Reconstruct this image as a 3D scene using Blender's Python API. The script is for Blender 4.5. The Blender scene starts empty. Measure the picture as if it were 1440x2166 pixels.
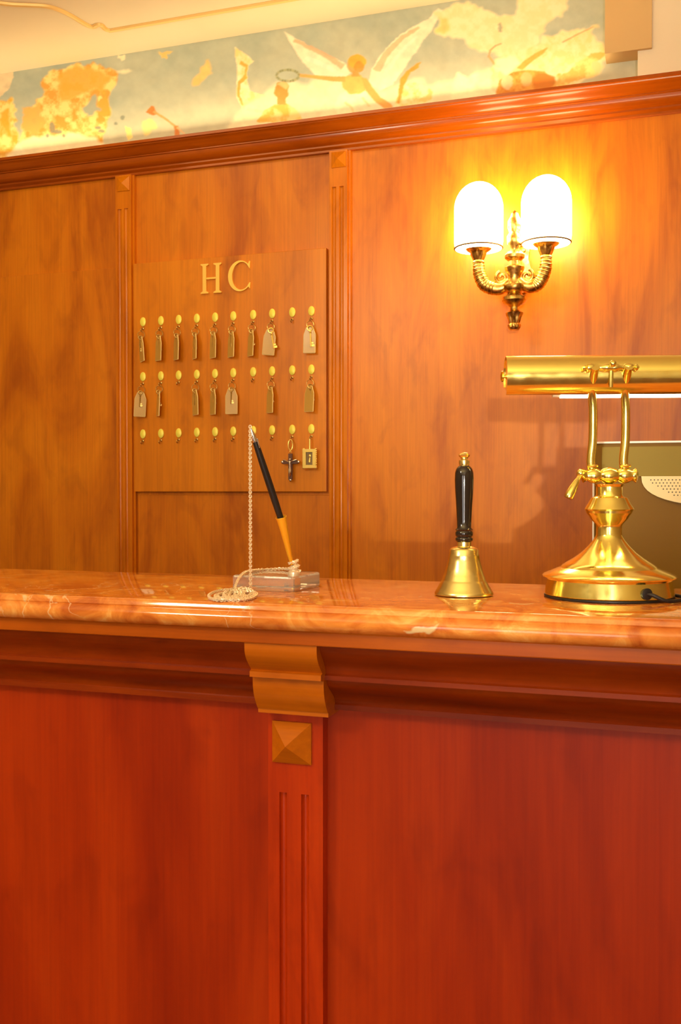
import bpy, bmesh, math, random
import numpy as np
from mathutils import Vector, Matrix
random.seed(7)
PI = math.pi
C = bpy.context.scene.collection
scn = bpy.context.scene

# ------------------------------------------------------------------ camera
FPX = 2100.0
PSI = math.radians(18.66)
PITCH = math.radians(-1.17)
ZC = 1.24
cam_d = bpy.data.cameras.new('camera'); cam = bpy.data.objects.new('camera', cam_d); C.objects.link(cam)
cam_d.sensor_fit = 'VERTICAL'; cam_d.sensor_height = 36.0; cam_d.lens = FPX / 2166 * 36.0
cam_d.clip_start = 0.02; cam_d.clip_end = 60
cam.location = (0, 0, ZC)
cam.rotation_euler = (PI / 2 + PITCH, 0, PSI)
scn.camera = cam
CM = Matrix.Rotation(PSI, 3, 'Z') @ Matrix.Rotation(PI / 2 + PITCH, 3, 'X')

def ray(px, py):
    return CM @ Vector(((px - 720) / FPX, -(py - 1083) / FPX, -1.0))
def at(px, py, Y):                      # where a point seen in the photo lies on the plane y = Y
    d = ray(px, py); t = Y / d.y
    return Vector((d.x * t, Y, ZC + d.z * t))
def at_z(px, py, z):                    # ... on the horizontal plane at height z
    d = ray(px, py); t = (z - ZC) / d.z
    return Vector((d.x * t, d.y * t, z))
def at_d(px, py, dep):                  # ... at distance dep along the view
    d = ray(px, py)
    return Vector((0, 0, ZC)) + d * dep

# ------------------------------------------------------------------ world and exposure
w = bpy.data.worlds.new('world'); scn.world = w; w.use_nodes = True
w.node_tree.nodes['Background'].inputs[0].default_value = (1.0, 0.8, 0.55, 1)
w.node_tree.nodes['Background'].inputs[1].default_value = 0.05
scn.view_settings.view_transform = 'Standard'
scn.view_settings.look = 'None'
scn.view_settings.gamma = 1.0
scn.view_settings.use_curve_mapping = False
scn.view_settings.exposure = 0.0

E_SHADE = 22.0       # frosted sconce glasses
E_TUBE = 16.0        # bank lamp tube
E_COVE = 0.6         # glow for an added cornice tube, on no object
E_WIN1 = 44.0        # tall narrow daylight pane
E_WIN2 = 2.8         # wide daylight pane
P_CEIL = 22.0        # ceiling downlights (W)
WARM = (1.0, 0.66, 0.30)
CSUN = (1.0, 0.97, 0.92)

def area_light(name, loc, rot, sx, sy, power, col):
    d = bpy.data.lights.new(name, 'AREA'); d.shape = 'RECTANGLE'; d.size = sx; d.size_y = sy
    d.energy = power; d.color = col
    o = bpy.data.objects.new(name, d); C.objects.link(o); o.location = loc; o.rotation_euler = rot
    return o
area_light('ceiling_lamp_and_fill', (-1.85, -1.0, 2.46), (math.radians(48), 0, math.radians(-22)), 0.36, 0.36, P_CEIL, (1.0, 0.86, 0.62))
area_light('added_uplight', (-0.5, -1.0, 1.3), (PI, 0, 0), 1.6, 1.0, 80.0, (1.0, 0.80, 0.43))  # added unseen fill, aimed up to brighten the ceiling
area_light('ceiling_lamp_and_fill', (-1.2, 1.95, 2.60), (math.radians(25), 0, 0), 1.4, 0.25, 5.0, WARM)  # added fill between counter and wall, lifts the panelling
area_light('added_cornice_wash', (-1.35, 2.735, 2.345), (PI + math.radians(20), 0, 0), 2.3, 0.03, 3.2, (1.0, 0.78, 0.42))  # added strip without a fixture, brightens the ceiling and mural foot

sp = bpy.data.lights.new('doorway_spot_light', 'SPOT'); sp.energy = 520; sp.color = (1.0, 0.90, 0.72); sp.shadow_soft_size = 0.028
sp.spot_size = math.radians(8.6); sp.spot_blend = 0.75
so = bpy.data.objects.new('doorway_spot_light', sp); C.objects.link(so); so.location = (0.83, -4.0, 1.12)
so.rotation_euler = (at(985, 890, 2.78) - so.location).to_track_quat('-Z', 'Y').to_euler()

# ------------------------------------------------------------------ materials
def mat(name, col=(0.8, 0.8, 0.8), rough=0.5, metal=0.0, **kw):
    m = bpy.data.materials.new(name); m.use_nodes = True
    b = m.node_tree.nodes['Principled BSDF']
    b.inputs['Base Color'].default_value = (*col, 1)
    b.inputs['Roughness'].default_value = rough
    b.inputs['Metallic'].default_value = metal
    for k, v in kw.items():
        b.inputs[k.replace('_', ' ')].default_value = v
    return m
def emis(name, col, s):
    m = mat(name, (0.9, 0.9, 0.9), 0.4)
    b = m.node_tree.nodes['Principled BSDF']
    b.inputs['Emission Color'].default_value = (*col, 1)
    b.inputs['Emission Strength'].default_value = s
    return m
class G:
    def __init__(s, m): s.t = m.node_tree; s.n = s.t.nodes; s.l = s.t.links; s.b = s.n['Principled BSDF']
    def add(s, ty, **kw):
        n = s.n.new(ty)
        for k, v in kw.items(): setattr(n, k, v)
        return n
    def ramp(s, src, stops, interp='LINEAR'):
        r = s.add('ShaderNodeValToRGB'); e = r.color_ramp.elements; r.color_ramp.interpolation = interp
        while len(e) > 1: e.remove(e[-1])
        e[0].position = stops[0][0]; e[0].color = (*stops[0][1], 1)
        for p, c in stops[1:]:
            q = e.new(p); q.color = (*c, 1)
        s.l.new(src, r.inputs[0]); return r.outputs[0]
    def noise(s, scale, vec=(1, 1, 1), detail=4, dist=0.0, rough=0.5):
        tc = s.add('ShaderNodeTexCoord'); mp = s.add('ShaderNodeMapping'); mp.inputs['Scale'].default_value = vec
        s.l.new(tc.outputs['Object'], mp.inputs[0])
        n = s.add('ShaderNodeTexNoise'); n.inputs['Scale'].default_value = scale; n.inputs['Detail'].default_value = detail
        n.inputs['Distortion'].default_value = dist; n.inputs['Roughness'].default_value = rough
        s.l.new(mp.outputs[0], n.inputs['Vector']); return n.outputs['Fac']
    def mix(s, fac, a, b, mode='MIX'):
        m = s.add('ShaderNodeMix', data_type='RGBA', blend_type=mode)
        for sock, v in ((m.inputs[0], fac), (m.inputs[6], a), (m.inputs[7], b)):
            if isinstance(v, (int, float)): sock.default_value = v
            elif isinstance(v, tuple): sock.default_value = (*v, 1)
            else: s.l.new(v, sock)
        return m.outputs[2]
def wood(name, c0, c1, c2, along='Z', rough=0.33, coat=0.35, coat_rough=0.12, big=1.0, spec=0.2):
    m = mat(name, c1, rough); g = G(m)
    def sv(a, b):        # a across the grain, b along it
        return {'Z': (a, a, b), 'X': (b, a, a)}[along]
    f1 = g.noise(1.0, sv(5.5 * big, 1.1 * big), 5, 1.6, 0.55)
    f2 = g.noise(1.0, sv(150, 3.5), 4, 0.3, 0.6)
    f3 = g.noise(1.0, sv(16 * big, 7 * big), 3, 0.8, 0.5)
    base = g.ramp(f1, [(0.33, c0), (0.5, c1), (0.68, c2)])
    st = g.ramp(f2, [(0.35, (0.89, 0.87, 0.85)), (0.6, (1.03, 1.03, 1.03))])
    bl = g.ramp(f3, [(0.30, (0.74, 0.68, 0.62)), (0.48, (1, 1, 1))])
    col = g.mix(0.8, base, st, 'MULTIPLY'); col = g.mix(0.55, col, bl, 'MULTIPLY')
    g.l.new(col, g.b.inputs['Base Color'])
    g.b.inputs['Specular IOR Level'].default_value = spec; g.b.inputs['Coat Weight'].default_value = coat; g.b.inputs['Coat Roughness'].default_value = coat_rough
    return m
M = {}
M['wallwood'] = wood('panelling_wood', (0.46, 0.112, 0.001), (0.64, 0.185, 0.002), (0.72, 0.23, 0.004), rough=0.34, coat=0.05, coat_rough=0.3, spec=0.38)
M['boardwood'] = wood('key_board_wood', (0.54, 0.155, 0.001), (0.68, 0.215, 0.003), (0.75, 0.25, 0.004), rough=0.34, coat=0.05, coat_rough=0.3, spec=0.38)
M['trimwood'] = wood('trim_wood', (0.52, 0.135, 0.001), (0.66, 0.190, 0.002), (0.74, 0.235, 0.003), rough=0.3, coat=0.4, coat_rough=0.16)
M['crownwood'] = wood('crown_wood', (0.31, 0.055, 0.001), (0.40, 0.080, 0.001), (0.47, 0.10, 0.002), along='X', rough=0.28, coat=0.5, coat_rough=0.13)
M['counterwood'] = wood('counter_wood', (0.28, 0.018, 0.0005), (0.36, 0.027, 0.0005), (0.42, 0.037, 0.001), rough=0.40, coat=0.05, coat_rough=0.1)
M['counterpil'] = wood('counter_pilaster_wood', (0.38, 0.026, 0.0005), (0.47, 0.036, 0.0005), (0.53, 0.046, 0.001), rough=0.36, coat=0.25, coat_rough=0.2, big=1.8)
M['counterrail'] = wood('counter_rail_wood', (0.17, 0.016, 0.0005), (0.25, 0.029, 0.001), (0.33, 0.046, 0.001), along='X', rough=0.34, coat=0.12, coat_rough=0.14, big=1.4)
M['fasciawood'] = wood('fascia_wood', (0.36, 0.062, 0.001), (0.43, 0.085, 0.002), (0.5, 0.11, 0.003), along='X', rough=0.34, coat=0.15, coat_rough=0.14)
M['bracketwood'] = wood('bracket_wood', (0.46, 0.10, 0.001), (0.55, 0.135, 0.002), (0.62, 0.16, 0.002), along='X', rough=0.36, coat=0.25, coat_rough=0.2)
M['brass'] = mat('polished_brass', (1.0, 0.86, 0.26), 0.13, 1.0)
g = G(M['brass'])
g.l.new(g.ramp(g.noise(60, detail=2), [(0.3, (0.13,) * 3), (0.7, (0.22,) * 3)]), g.b.inputs['Roughness'])
M['bellbrass'] = mat('bell_brass', (1.0, 0.85, 0.34), 0.24, 1.0)
M['antique'] = mat('antique_brass', (0.62, 0.40, 0.10), 0.32, 1.0)
g = G(M['antique'])
g.l.new(g.ramp(g.noise(70, detail=3), [(0.35, (0.42, 0.20, 0.03)), (0.6, (1.0, 0.70, 0.2))]), g.b.inputs['Base Color'])
M['plate'] = mat('yellow_brass_plate', (1.0, 0.90, 0.12), 0.4, 0.1)
M['letter'] = mat('letter_brass', (1.0, 0.66, 0.12), 0.35, 0.4)
M['bronze'] = mat('key_bronze', (0.55, 0.36, 0.10), 0.3, 0.9)
M['keygold'] = mat('key_gold', (1.0, 0.76, 0.20), 0.3, 0.8)
M['tag'] = mat('amber_acrylic', (0.85, 0.56, 0.12), 0.2, 0.0, Transmission_Weight=0.4, IOR=1.45)
M['tagedge'] = mat('tag_edge', (1.0, 0.78, 0.30), 0.25, 0.0, Transmission_Weight=0.1)
M['black'] = mat('black_lacquer', (0.012, 0.008, 0.007), 0.12, 0.0, Coat_Weight=0.6)
M['penblack'] = mat('pen_black', (0.014, 0.010, 0.009), 0.35)
M['rubber'] = mat('black_rubber', (0.015, 0.012, 0.012), 0.5)
M['silver'] = mat('bright_silver', (0.88, 0.85, 0.80), 0.15, 1.0)
M['holdergold'] = mat('holder_gold', (1.0, 0.55, 0.03), 0.3, 0.55)
M['chain'] = mat('chain_metal', (1.0, 0.86, 0.62), 0.35, 0.55)
M['crystal'] = mat('clear_acrylic', (1, 0.96, 0.90), 0.02, 0.0, Transmission_Weight=0.84, IOR=1.49)
M['cream'] = mat('cream_plaster', (0.86, 0.74, 0.52), 0.85, Specular_IOR_Level=0.2)
g = G(M['cream'])
g.l.new(g.ramp(g.noise(3, detail=5), [(0.3, (0.83, 0.71, 0.49)), (0.7, (0.88, 0.77, 0.56))]), g.b.inputs['Base Color'])
M['tan'] = mat('tan_plaster', (0.70, 0.47, 0.20), 0.7)
M['roomwall'] = mat('ochre_wall', (0.44, 0.33, 0.18), 0.85, Specular_IOR_Level=0.2)
M['goldline'] = mat('gilt_line', (0.82, 0.55, 0.19), 0.45, 0.15)
M['floor'] = mat('floor_tile', (0.42, 0.24, 0.13), 0.25)
g = G(M['floor']); br = g.add('ShaderNodeTexBrick'); br.inputs['Scale'].default_value = 2.5
br.inputs['Color1'].default_value = (0.16, 0.07, 0.03, 1); br.inputs['Color2'].default_value = (0.20, 0.09, 0.04, 1); br.inputs['Mortar'].default_value = (0.08, 0.05, 0.03, 1)
tc = g.add('ShaderNodeTexCoord'); g.l.new(tc.outputs['Object'], br.inputs['Vector']); g.l.new(br.outputs[0], g.b.inputs['Base Color'])
# red-orange polished marble
M['marble'] = mat('red_marble', (0.6, 0.26, 0.13), 0.07); g = G(M['marble'])
def vscale(n): return n
base = g.ramp(g.noise(16, (1, 1, 1), 6, 1.4, 0.6), [(0.30, (0.48, 0.10, 0.014)), (0.45, (0.67, 0.19, 0.026)), (0.57, (0.79, 0.28, 0.045)), (0.70, (0.90, 0.48, 0.13))])
tc = g.add('ShaderNodeTexCoord'); nz = g.add('ShaderNodeTexNoise'); nz.inputs['Scale'].default_value = 14; nz.inputs['Detail'].default_value = 4
g.l.new(tc.outputs['Object'], nz.inputs['Vector'])
va = g.add('ShaderNodeVectorMath', operation='MULTIPLY_ADD'); va.inputs[1].default_value = (0.10,) * 3
g.l.new(nz.outputs['Color'], va.inputs[0]); g.l.new(tc.outputs['Object'], va.inputs[2])
vo = g.add('ShaderNodeTexVoronoi', feature='DISTANCE_TO_EDGE'); vo.inputs['Scale'].default_value = 17
g.l.new(va.outputs[0], vo.inputs['Vector'])
edge = g.ramp(vo.outputs['Distance'], [(0.0, (0.7, 0.7, 0.7)), (0.022, (0, 0, 0))])
gate = g.ramp(g.noise(6, detail=2), [(0.52, (0, 0, 0)), (0.62, (1, 1, 1))])
f = g.mix(1.0, edge, gate, 'MULTIPLY')
c = g.mix(f, base, (0.86, 0.66, 0.36))
blot = g.ramp(g.noise(22, detail=3, dist=1.0), [(0.66, (0, 0, 0)), (0.71, (1, 1, 1))])
c = g.mix(blot, c, (0.74, 0.52, 0.25))
g.l.new(c, g.b.inputs['Base Color']); g.b.inputs['Coat Weight'].default_value = 0.5; g.b.inputs['Coat Roughness'].default_value = 0.03
M['shadeglass'] = emis('frosted_glass_lit', (1.0, 0.72, 0.36), E_SHADE)
M['shadering'] = mat('shade_ring', (0.30, 0.17, 0.04), 0.6, 0.0)
M['tube'] = emis('tube_lit', (1.0, 0.80, 0.52), E_TUBE)
M['cove'] = emis('added_cove_glow', (1.0, 0.74, 0.36), E_COVE)  # unused emission, meant for the added cornice tube
M['win1'] = emis('daylight_narrow_pane', CSUN, E_WIN1)
M['win2'] = emis('daylight_wide_pane', CSUN, E_WIN2)
M['monitor'] = mat('monitor_housing', (0.21, 0.105, 0.003), 0.45, 0.0, Specular_IOR_Level=0.12)
M['monitortop'] = mat('monitor_top_panel', (0.27, 0.20, 0.03), 0.5, Specular_IOR_Level=0.15)
M['monedge'] = mat('monitor_edge', (0.80, 0.76, 0.66), 0.3)
M['grille'] = mat('grille_plastic', (0.80, 0.66, 0.30), 0.45)
M['dark'] = mat('dark_hole', (0.03, 0.025, 0.02), 0.7)
M['crosswood'] = mat('cross_wood', (0.13, 0.055, 0.03), 0.35)
M['desk'] = wood('desk_wood', (0.27, 0.042, 0.009), (0.34, 0.058, 0.011), (0.40, 0.078, 0.015), along='X')

# ------------------------------------------------------------------ mesh helpers
def new(): return bmesh.new()
def bx(bm, x0, x1, y0, y1, z0, z1):
    v = [bm.verts.new((x, y, z)) for x in (x0, x1) for y in (y0, y1) for z in (z0, z1)]
    for f in ((0, 1, 3, 2), (4, 6, 7, 5), (0, 4, 5, 1), (2, 3, 7, 6), (0, 2, 6, 4), (1, 5, 7, 3)):
        bm.faces.new([v[i] for i in f])
    return v
def bevel(bm, w_, seg=2):
    bmesh.ops.recalc_face_normals(bm, faces=bm.faces)
    bmesh.ops.bevel(bm, geom=list(bm.edges), offset=w_, segments=seg, profile=0.5, affect='EDGES', clamp_overlap=True)
def prism(bm, pts, fn, d0, d1):
    """closed outline pts (2d), placed by fn(u, v, d) at depths d0 and d1"""
    a = [bm.verts.new(fn(u, v, d0)) for u, v in pts]; b = [bm.verts.new(fn(u, v, d1)) for u, v in pts]
    n = len(pts)
    bm.faces.new(a); bm.faces.new(b[::-1])
    for i in range(n): bm.faces.new((a[i], b[i], b[(i + 1) % n], a[(i + 1) % n]))
def lathe(bm, prof, seg=32, mtx=None, flute=None):
    """prof: (r, z) list, about z; flute=(z0,z1,n,amp)"""
    rings = []
    for r, z in prof:
        if r < 1e-6:
            rings.append([bm.verts.new((0, 0, z))]); continue
        ring = []
        for k in range(seg):
            a = 2 * PI * k / seg; rr = r
            if flute and flute[0] <= z <= flute[1]: rr = r * (1 + flute[3] * math.cos(flute[2] * a))
            ring.append(bm.verts.new((rr * math.cos(a), rr * math.sin(a), z)))
        rings.append(ring)
    for A, B in zip(rings, rings[1:]):
        for k in range(seg):
            k2 = (k + 1) % seg
            if len(A) == 1 and len(B) == 1: break
            if len(A) == 1: bm.faces.new((A[0], B[k2], B[k]))
            elif len(B) == 1: bm.faces.new((A[k], A[k2], B[0]))
            else: bm.faces.new((A[k], A[k2], B[k2], B[k]))
    if len(rings[0]) > 1: bm.faces.new(rings[0][::-1])
    if len(rings[-1]) > 1: bm.faces.new(rings[-1])
    vs = [v for R in rings for v in R]
    if mtx is not None:
        for v in vs: v.co = mtx @ v.co
    return vs
def tube(bm, pts, rad, seg=10, cap=True):
    pts = [Vector(p) for p in pts]; n = len(pts)
    rads = rad if isinstance(rad, (list, tuple)) else [rad] * n
    rings = []; prev = None
    for i, p in enumerate(pts):
        t = (pts[min(i + 1, n - 1)] - pts[max(i - 1, 0)]).normalized()
        if prev is None:
            up = Vector((0, 0, 1)) if abs(t.z) < 0.9 else Vector((1, 0, 0))
            nrm = t.cross(up).normalized()
        else:
            nrm = (prev - t * prev.dot(t)).normalized()
        prev = nrm; bn = t.cross(nrm)
        rings.append([bm.verts.new(p + (nrm * math.cos(2 * PI * k / seg) + bn * math.sin(2 * PI * k / seg)) * rads[i]) for k in range(seg)])
    for A, B in zip(rings, rings[1:]):
        for k in range(seg): bm.faces.new((A[k], A[(k + 1) % seg], B[(k + 1) % seg], B[k]))
    if cap: bm.faces.new(rings[0][::-1]); bm.faces.new(rings[-1])
def ringmesh(bm, c, R, r, ax=(0, 1, 0), seg=22, s2=8, sq=1.0):
    ax = Vector(ax).normalized(); u = ax.orthogonal().normalized(); v = ax.cross(u); c = Vector(c)
    R_ = []
    for i in range(seg):
        a = 2 * PI * i / seg; d = u * math.cos(a) + v * math.sin(a)
        d2 = Vector((d.x, d.y, d.z * sq))
        R_.append([bm.verts.new(c + d2 * R + (d * math.cos(b) + ax * math.sin(b)) * r) for b in [2 * PI * j / s2 for j in range(s2)]])
    for i in range(seg):
        A, B = R_[i], R_[(i + 1) % seg]
        for j in range(s2): bm.faces.new((A[j], A[(j + 1) % s2], B[(j + 1) % s2], B[j]))
def ball(bm, c, r, u=12, v=8, sc=(1, 1, 1)):
    res = bmesh.ops.create_uvsphere(bm, u_segments=u, v_segments=v, radius=r)
    for q in res['verts']: q.co = Vector(c) + Vector((q.co.x * sc[0], q.co.y * sc[1], q.co.z * sc[2]))
def smooth_path(pts, n=8):
    P = [Vector(p) for p in pts]; P = [P[0]] + P + [P[-1]]; out = []
    for i in range(1, len(P) - 2):
        for k in range(n):
            t = k / n
            out.append(0.5 * ((2 * P[i]) + (P[i + 1] - P[i - 1]) * t + (2 * P[i - 1] - 5 * P[i] + 4 * P[i + 1] - P[i + 2]) * t * t + (-P[i - 1] + 3 * P[i] - 3 * P[i + 1] + P[i + 2]) * t ** 3))
    out.append(P[-2]); return out
def sweep_x(bm, prof, x0, x1):
    """closed (y, z) outline swept along x"""
    prism(bm, prof, lambda u, v, d: (d, u, v), x0, x1)
def obj(name, bm, m, parent=None, smooth=True, ang=40, label=None, recalc=True):
    if recalc: bmesh.ops.recalc_face_normals(bm, faces=bm.faces)
    me = bpy.data.meshes.new(name); bm.to_mesh(me); bm.free()
    me.materials.append(M[m] if isinstance(m, str) else m)
    if smooth:
        me.shade_smooth()
        if ang is not None: me.set_sharp_from_angle(angle=math.radians(ang))
    o = bpy.data.objects.new(name, me); C.objects.link(o)
    if parent: o.parent = parent
    if label: o['label'] = label
    return o
def struct(name, bm, m, **kw):
    o = obj(name, bm, m, **kw); o['kind'] = 'structure'; return o
def tag(o, label, cat, group=None):
    o['label'] = label; o['category'] = cat
    if group: o['group'] = group
    return o
def thing(name, label, cat, loc=(0, 0, 0), rotz=0, group=None):
    o = bpy.data.objects.new(name, None); C.objects.link(o); o.empty_display_size = 0.05
    o.location = loc; o.rotation_euler = (0, 0, rotz); return tag(o, label, cat, group)
def dup(root, loc, rotz, label, group=None):
    r = root.copy(); C.objects.link(r); r.location = loc; r.rotation_euler = (0, 0, rotz); r['label'] = label
    if group: r['group'] = group
    for ch in list(root.children):
        c = ch.copy(); C.objects.link(c); c.parent = r
        for q in ch.children:
            d = q.copy(); C.objects.link(d); d.parent = c
    return r
def arc(cx, cy, r, a0, a1, n, ry=None):
    ry = ry or r
    return [(cx + r * math.cos(math.radians(a0 + (a1 - a0) * i / n)), cy + ry * math.sin(math.radians(a0 + (a1 - a0) * i / n))) for i in range(n + 1)]

# ------------------------------------------------------------------ the room
WY = 2.78                                   # wood wall plane
XL, XR, YB = -3.4, 1.9, -4.2
ZCROWN = at(700, 244, 2.695).z              # top of the cornice
ZCB = ZCROWN - 0.078
ZCEIL = at(720, 43, WY + 0.012).z
b = new(); bx(b, XL, XR, YB, WY + 0.3, -0.1, 0); struct('floor', b, 'floor', smooth=False)
b = new(); bx(b, XL - 0.1, XR + 0.1, YB - 0.1, WY + 0.3, ZCEIL, ZCEIL + 0.1); struct('ceiling', b, 'cream', smooth=False)
b = new(); bx(b, XL - 0.1, XR + 0.1, WY, WY + 0.15, 0, ZCB + 0.02); struct('wall_back', b, 'wallwood', smooth=False)
b = new(); bx(b, XL - 0.1, XR + 0.1, WY + 0.012, WY + 0.15, ZCB + 0.02, ZCEIL); struct('wall_upper', b, 'cream', smooth=False)
b = new(); bx(b, XL - 0.1, XL, YB, WY, 0, ZCEIL); struct('wall_left', b, 'roomwall', smooth=False)
b = new(); bx(b, XR, XR + 0.1, YB, WY, 0, ZCEIL); struct('wall_right', b, 'roomwall', smooth=False)
b = new(); bx(b, XL - 0.1, XR + 0.1, YB - 0.1, YB, 0, ZCEIL); struct('wall_front', b, 'cream', smooth=False)
def window(name, x0, x1, z0, z1, m):
    b = new(); t = 0.05
    bx(b, x0 - t, x0, YB + 0.002, YB + 0.06, z0 - t, z1 + t); bx(b, x1, x1 + t, YB + 0.002, YB + 0.06, z0 - t, z1 + t)
    bx(b, x0, x1, YB + 0.002, YB + 0.06, z1, z1 + t); bx(b, x0, x1, YB + 0.002, YB + 0.06, z0 - t, z0)
    o = struct(name, b, 'counterwood', smooth=False)
    b = new(); bx(b, x0, x1, YB + 0.01, YB + 0.02, z0, z1); obj('pane', b, m, o, smooth=False)
window('window_1', 0.74, 0.96, 0.15, 2.35, 'win1')
window('window_2', -1.65, -0.28, 0.3, 2.4, 'win2')

# cornice of the panelling
def out(pr, base, z0): return [(base - o_, z0 - d_) for o_, d_ in pr]
pr = [(0, -0.0), (0.085, 0), (0.085, 0.008), (0.079, 0.009), (0.078, 0.012)]
pr += [(0.078 - 0.028 * t, 0.012 + 0.021 * (t * t * (3 - 2 * t))) for t in [i / 8 for i in range(1, 9)]]
pr += [(0.050, 0.036), (0.045, 0.037)] + [(0.045 - 0.018 * (1 - math.cos(t * PI / 2)), 0.037 + 0.022 * math.sin(t * PI / 2)) for t in [i / 6 for i in range(1, 7)]]
pr += [(0.022, 0.061), (0.022, 0.066), (0.014, 0.072), (0.014, 0.078), (0, 0.078)]
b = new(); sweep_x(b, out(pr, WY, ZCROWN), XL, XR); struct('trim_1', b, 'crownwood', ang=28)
# pilasters of the panelling
def wall_pilaster(name, pxl, pxr, ystrip, top_y):
    x0 = at(pxl, 700, WY - 0.022).x; x1 = at(pxr, 700, WY - 0.022).x; W = x1 - x0
    ztop = ZCB
    zf = ztop - 0.105                      # where the flutes begin
    b = new(); bx(b, x0, x1, WY - 0.022, WY, zf, ztop)
    # fluted section: outline in plan
    cx = (x0 + x1) / 2; fl = [(-0.24 * W, 0.085 * W), (0.18 * W, 0.085 * W)]
    pts = [(x0, WY), (x0, WY - 0.022)]
    for c_, r_ in fl: pts += [(cx + c_ + r_ * 1.5 * math.cos(a), WY - 0.022 + r_ * 1.3 * math.sin(a)) for a in [PI - PI * i / 6 for i in range(7)]]
    pts += [(x1, WY - 0.022), (x1, WY)]
    prism(b, pts, lambda u, v, d: (u, v, d), 0.0, zf)
    # narrow raised bead along the right side
    bx(b, x1, x1 + 0.0065, WY - 0.012, WY, 0, ztop)
    o = struct(name, b, 'trimwood', ang=30)
    # pyramid block
    b = new(); s = W * 0.80 / 2; c = ((x0 + x1) / 2 + 0.002); zc_ = ztop - 0.028; y = WY - 0.022
    q = [b.verts.new((c + sx * s, y - 0.003, zc_ + sz * s)) for sx, sz in ((-1, -1), (1, -1), (1, 1), (-1, 1))]
    q0 = [b.verts.new((c + sx * s, y, zc_ + sz * s)) for sx, sz in ((-1, -1), (1, -1), (1, 1), (-1, 1))]
    ap = b.verts.new((c, y - 0.014, zc_)); b.faces.new(q0[::-1])
    for i in range(4): b.faces.new((q[i], q[(i + 1) % 4], ap)); b.faces.new((q0[i], q0[(i + 1) % 4], q[(i + 1) % 4], q[i]))
    obj('pyramid_block', b, 'trimwood', o, smooth=False)
    return x0, x1 + 0.0065
p2 = wall_pilaster('trim_2', 696, 734, 0, 0)
p1 = wall_pilaster('trim_3', 245, 278, 0, 0)
# raised board in the left bay and low rail pieces
zt = at(120, 576, WY - 0.01).z
b = new(); bx(b, XL, p1[0] - 0.006, WY - 0.008, WY + 0.0, 0, zt); bevel(b, 0.002); struct('trim_4', b, 'wallwood', smooth=False)
# lower panel of the middle bay, under the key board
zl = at(480, 1044, WY - 0.005).z
b = new(); bx(b, p1[1] + 0.006, p2[0] - 0.004, WY - 0.006, WY, 0, zl - 0.004); bevel(b, 0.002); struct('trim_5', b, 'wallwood', smooth=False)

# plaster pier and beam at the right end above the cornice
xp = at(1349, 140, WY - 0.03).x
b = new(); bx(b, xp, XR, WY - 0.05, WY + 0.02, ZCROWN, ZCEIL); struct('wall_pier', b, 'cream', smooth=False)
xb = at(1279, 60, WY - 0.06).x; zb = at(1315, 109, WY - 0.06).z
b = new(); bx(b, xb, xp + 0.035, WY - 0.06, WY + 0.02, zb, ZCEIL); struct('trim_6', b, 'tan', smooth=False)

# gilt stucco line on the ceiling
pts = [at_z(px, py, ZCEIL - 0.001) for px, py in ((-120, -10), (-40, 0), (20, 8), (60, 10), (95, 12), (120, 18), (150, 32), (180, 50), (196, 56), (206, 52), (214, 52), (222, 60), (232, 64))]
pth = smooth_path(pts, 5)
e = at_z(600, 0.5, ZCEIL - 0.001); d = (e - pts[-1]); pth += [pts[-1] + d * k for k in (0.4, 1.0, 2.0, 3.0)]
b = new(); tube(b, pth, 0.0075, 8); struct('trim_7', b, 'goldline')

# ------------------------------------------------------------------ the painted sky above the cornice
def vnoise(x, y, seed):
    rs = np.random.RandomState(seed); T = rs.rand(256, 256)
    xi = np.floor(x).astype(int); yi = np.floor(y).astype(int); fx = x - xi; fy = y - yi
    fx = fx * fx * (3 - 2 * fx); fy = fy * fy * (3 - 2 * fy)
    def g_(i, j): return T[i % 256, j % 256]
    return (g_(xi, yi) * (1 - fx) + g_(xi + 1, yi) * fx) * (1 - fy) + (g_(xi, yi + 1) * (1 - fx) + g_(xi + 1, yi + 1) * fx) * fy
def fbm(x, y, seed, o=4):
    s = 0; a = 0.5; n = 0
    for i in range(o): s = s + a * vnoise(x * 2 ** i, y * 2 ** i, seed + i); n += a; a *= 0.5
    return s / n
mx0 = at(-60, 250, WY).x; mx1 = xp + 0.01; mz0 = ZCROWN - 0.05; mz1 = ZCEIL
NX, NZ = 1000, 230
X = np.linspace(mx0, mx1, NX); Z = np.linspace(mz0, mz1, NZ); XX, ZZ = np.meshgrid(X, Z)
# image pixel coordinates of the painting: 1 unit ~ 1.4 mm on the wall, mural vertices projected through the camera
H3 = []
MAPI = np.array(CM).T
rel = np.stack([XX, np.full_like(XX, WY), ZZ - ZC], -1) @ MAPI.T
U = 720 - FPX * rel[..., 0] / rel[..., 2]; V = 1083 + FPX * rel[..., 1] / rel[..., 2]
wob = 1.0
U2 = U + (fbm(U / 22, V / 22, 3) - 0.5) * 34; V2 = V + (fbm(U / 22, V / 22, 13) - 0.5) * 34
U3 = U + (fbm(U / 9, V / 9, 23) - 0.5) * 5; V3 = V + (fbm(U / 9, V / 9, 33) - 0.5) * 5
sky = np.array([0.48, 0.55, 0.49]); sky2 = np.array([0.66, 0.67, 0.54])
n1 = fbm(U / 60, V / 45, 41)[..., None]
n2 = fbm(U / 18, V / 18, 51)[..., None]
COL = sky * (1 - n1) + sky2 * n1
lowf = np.clip((V - (330 - 0.12 * U) + 105) / 110, 0, 1)[..., None]      # pale haze low in the sky, with the light glow there painted in
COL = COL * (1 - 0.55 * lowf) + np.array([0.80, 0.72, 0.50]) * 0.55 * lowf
COL = COL * (0.92 + 0.16 * n2)
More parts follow.
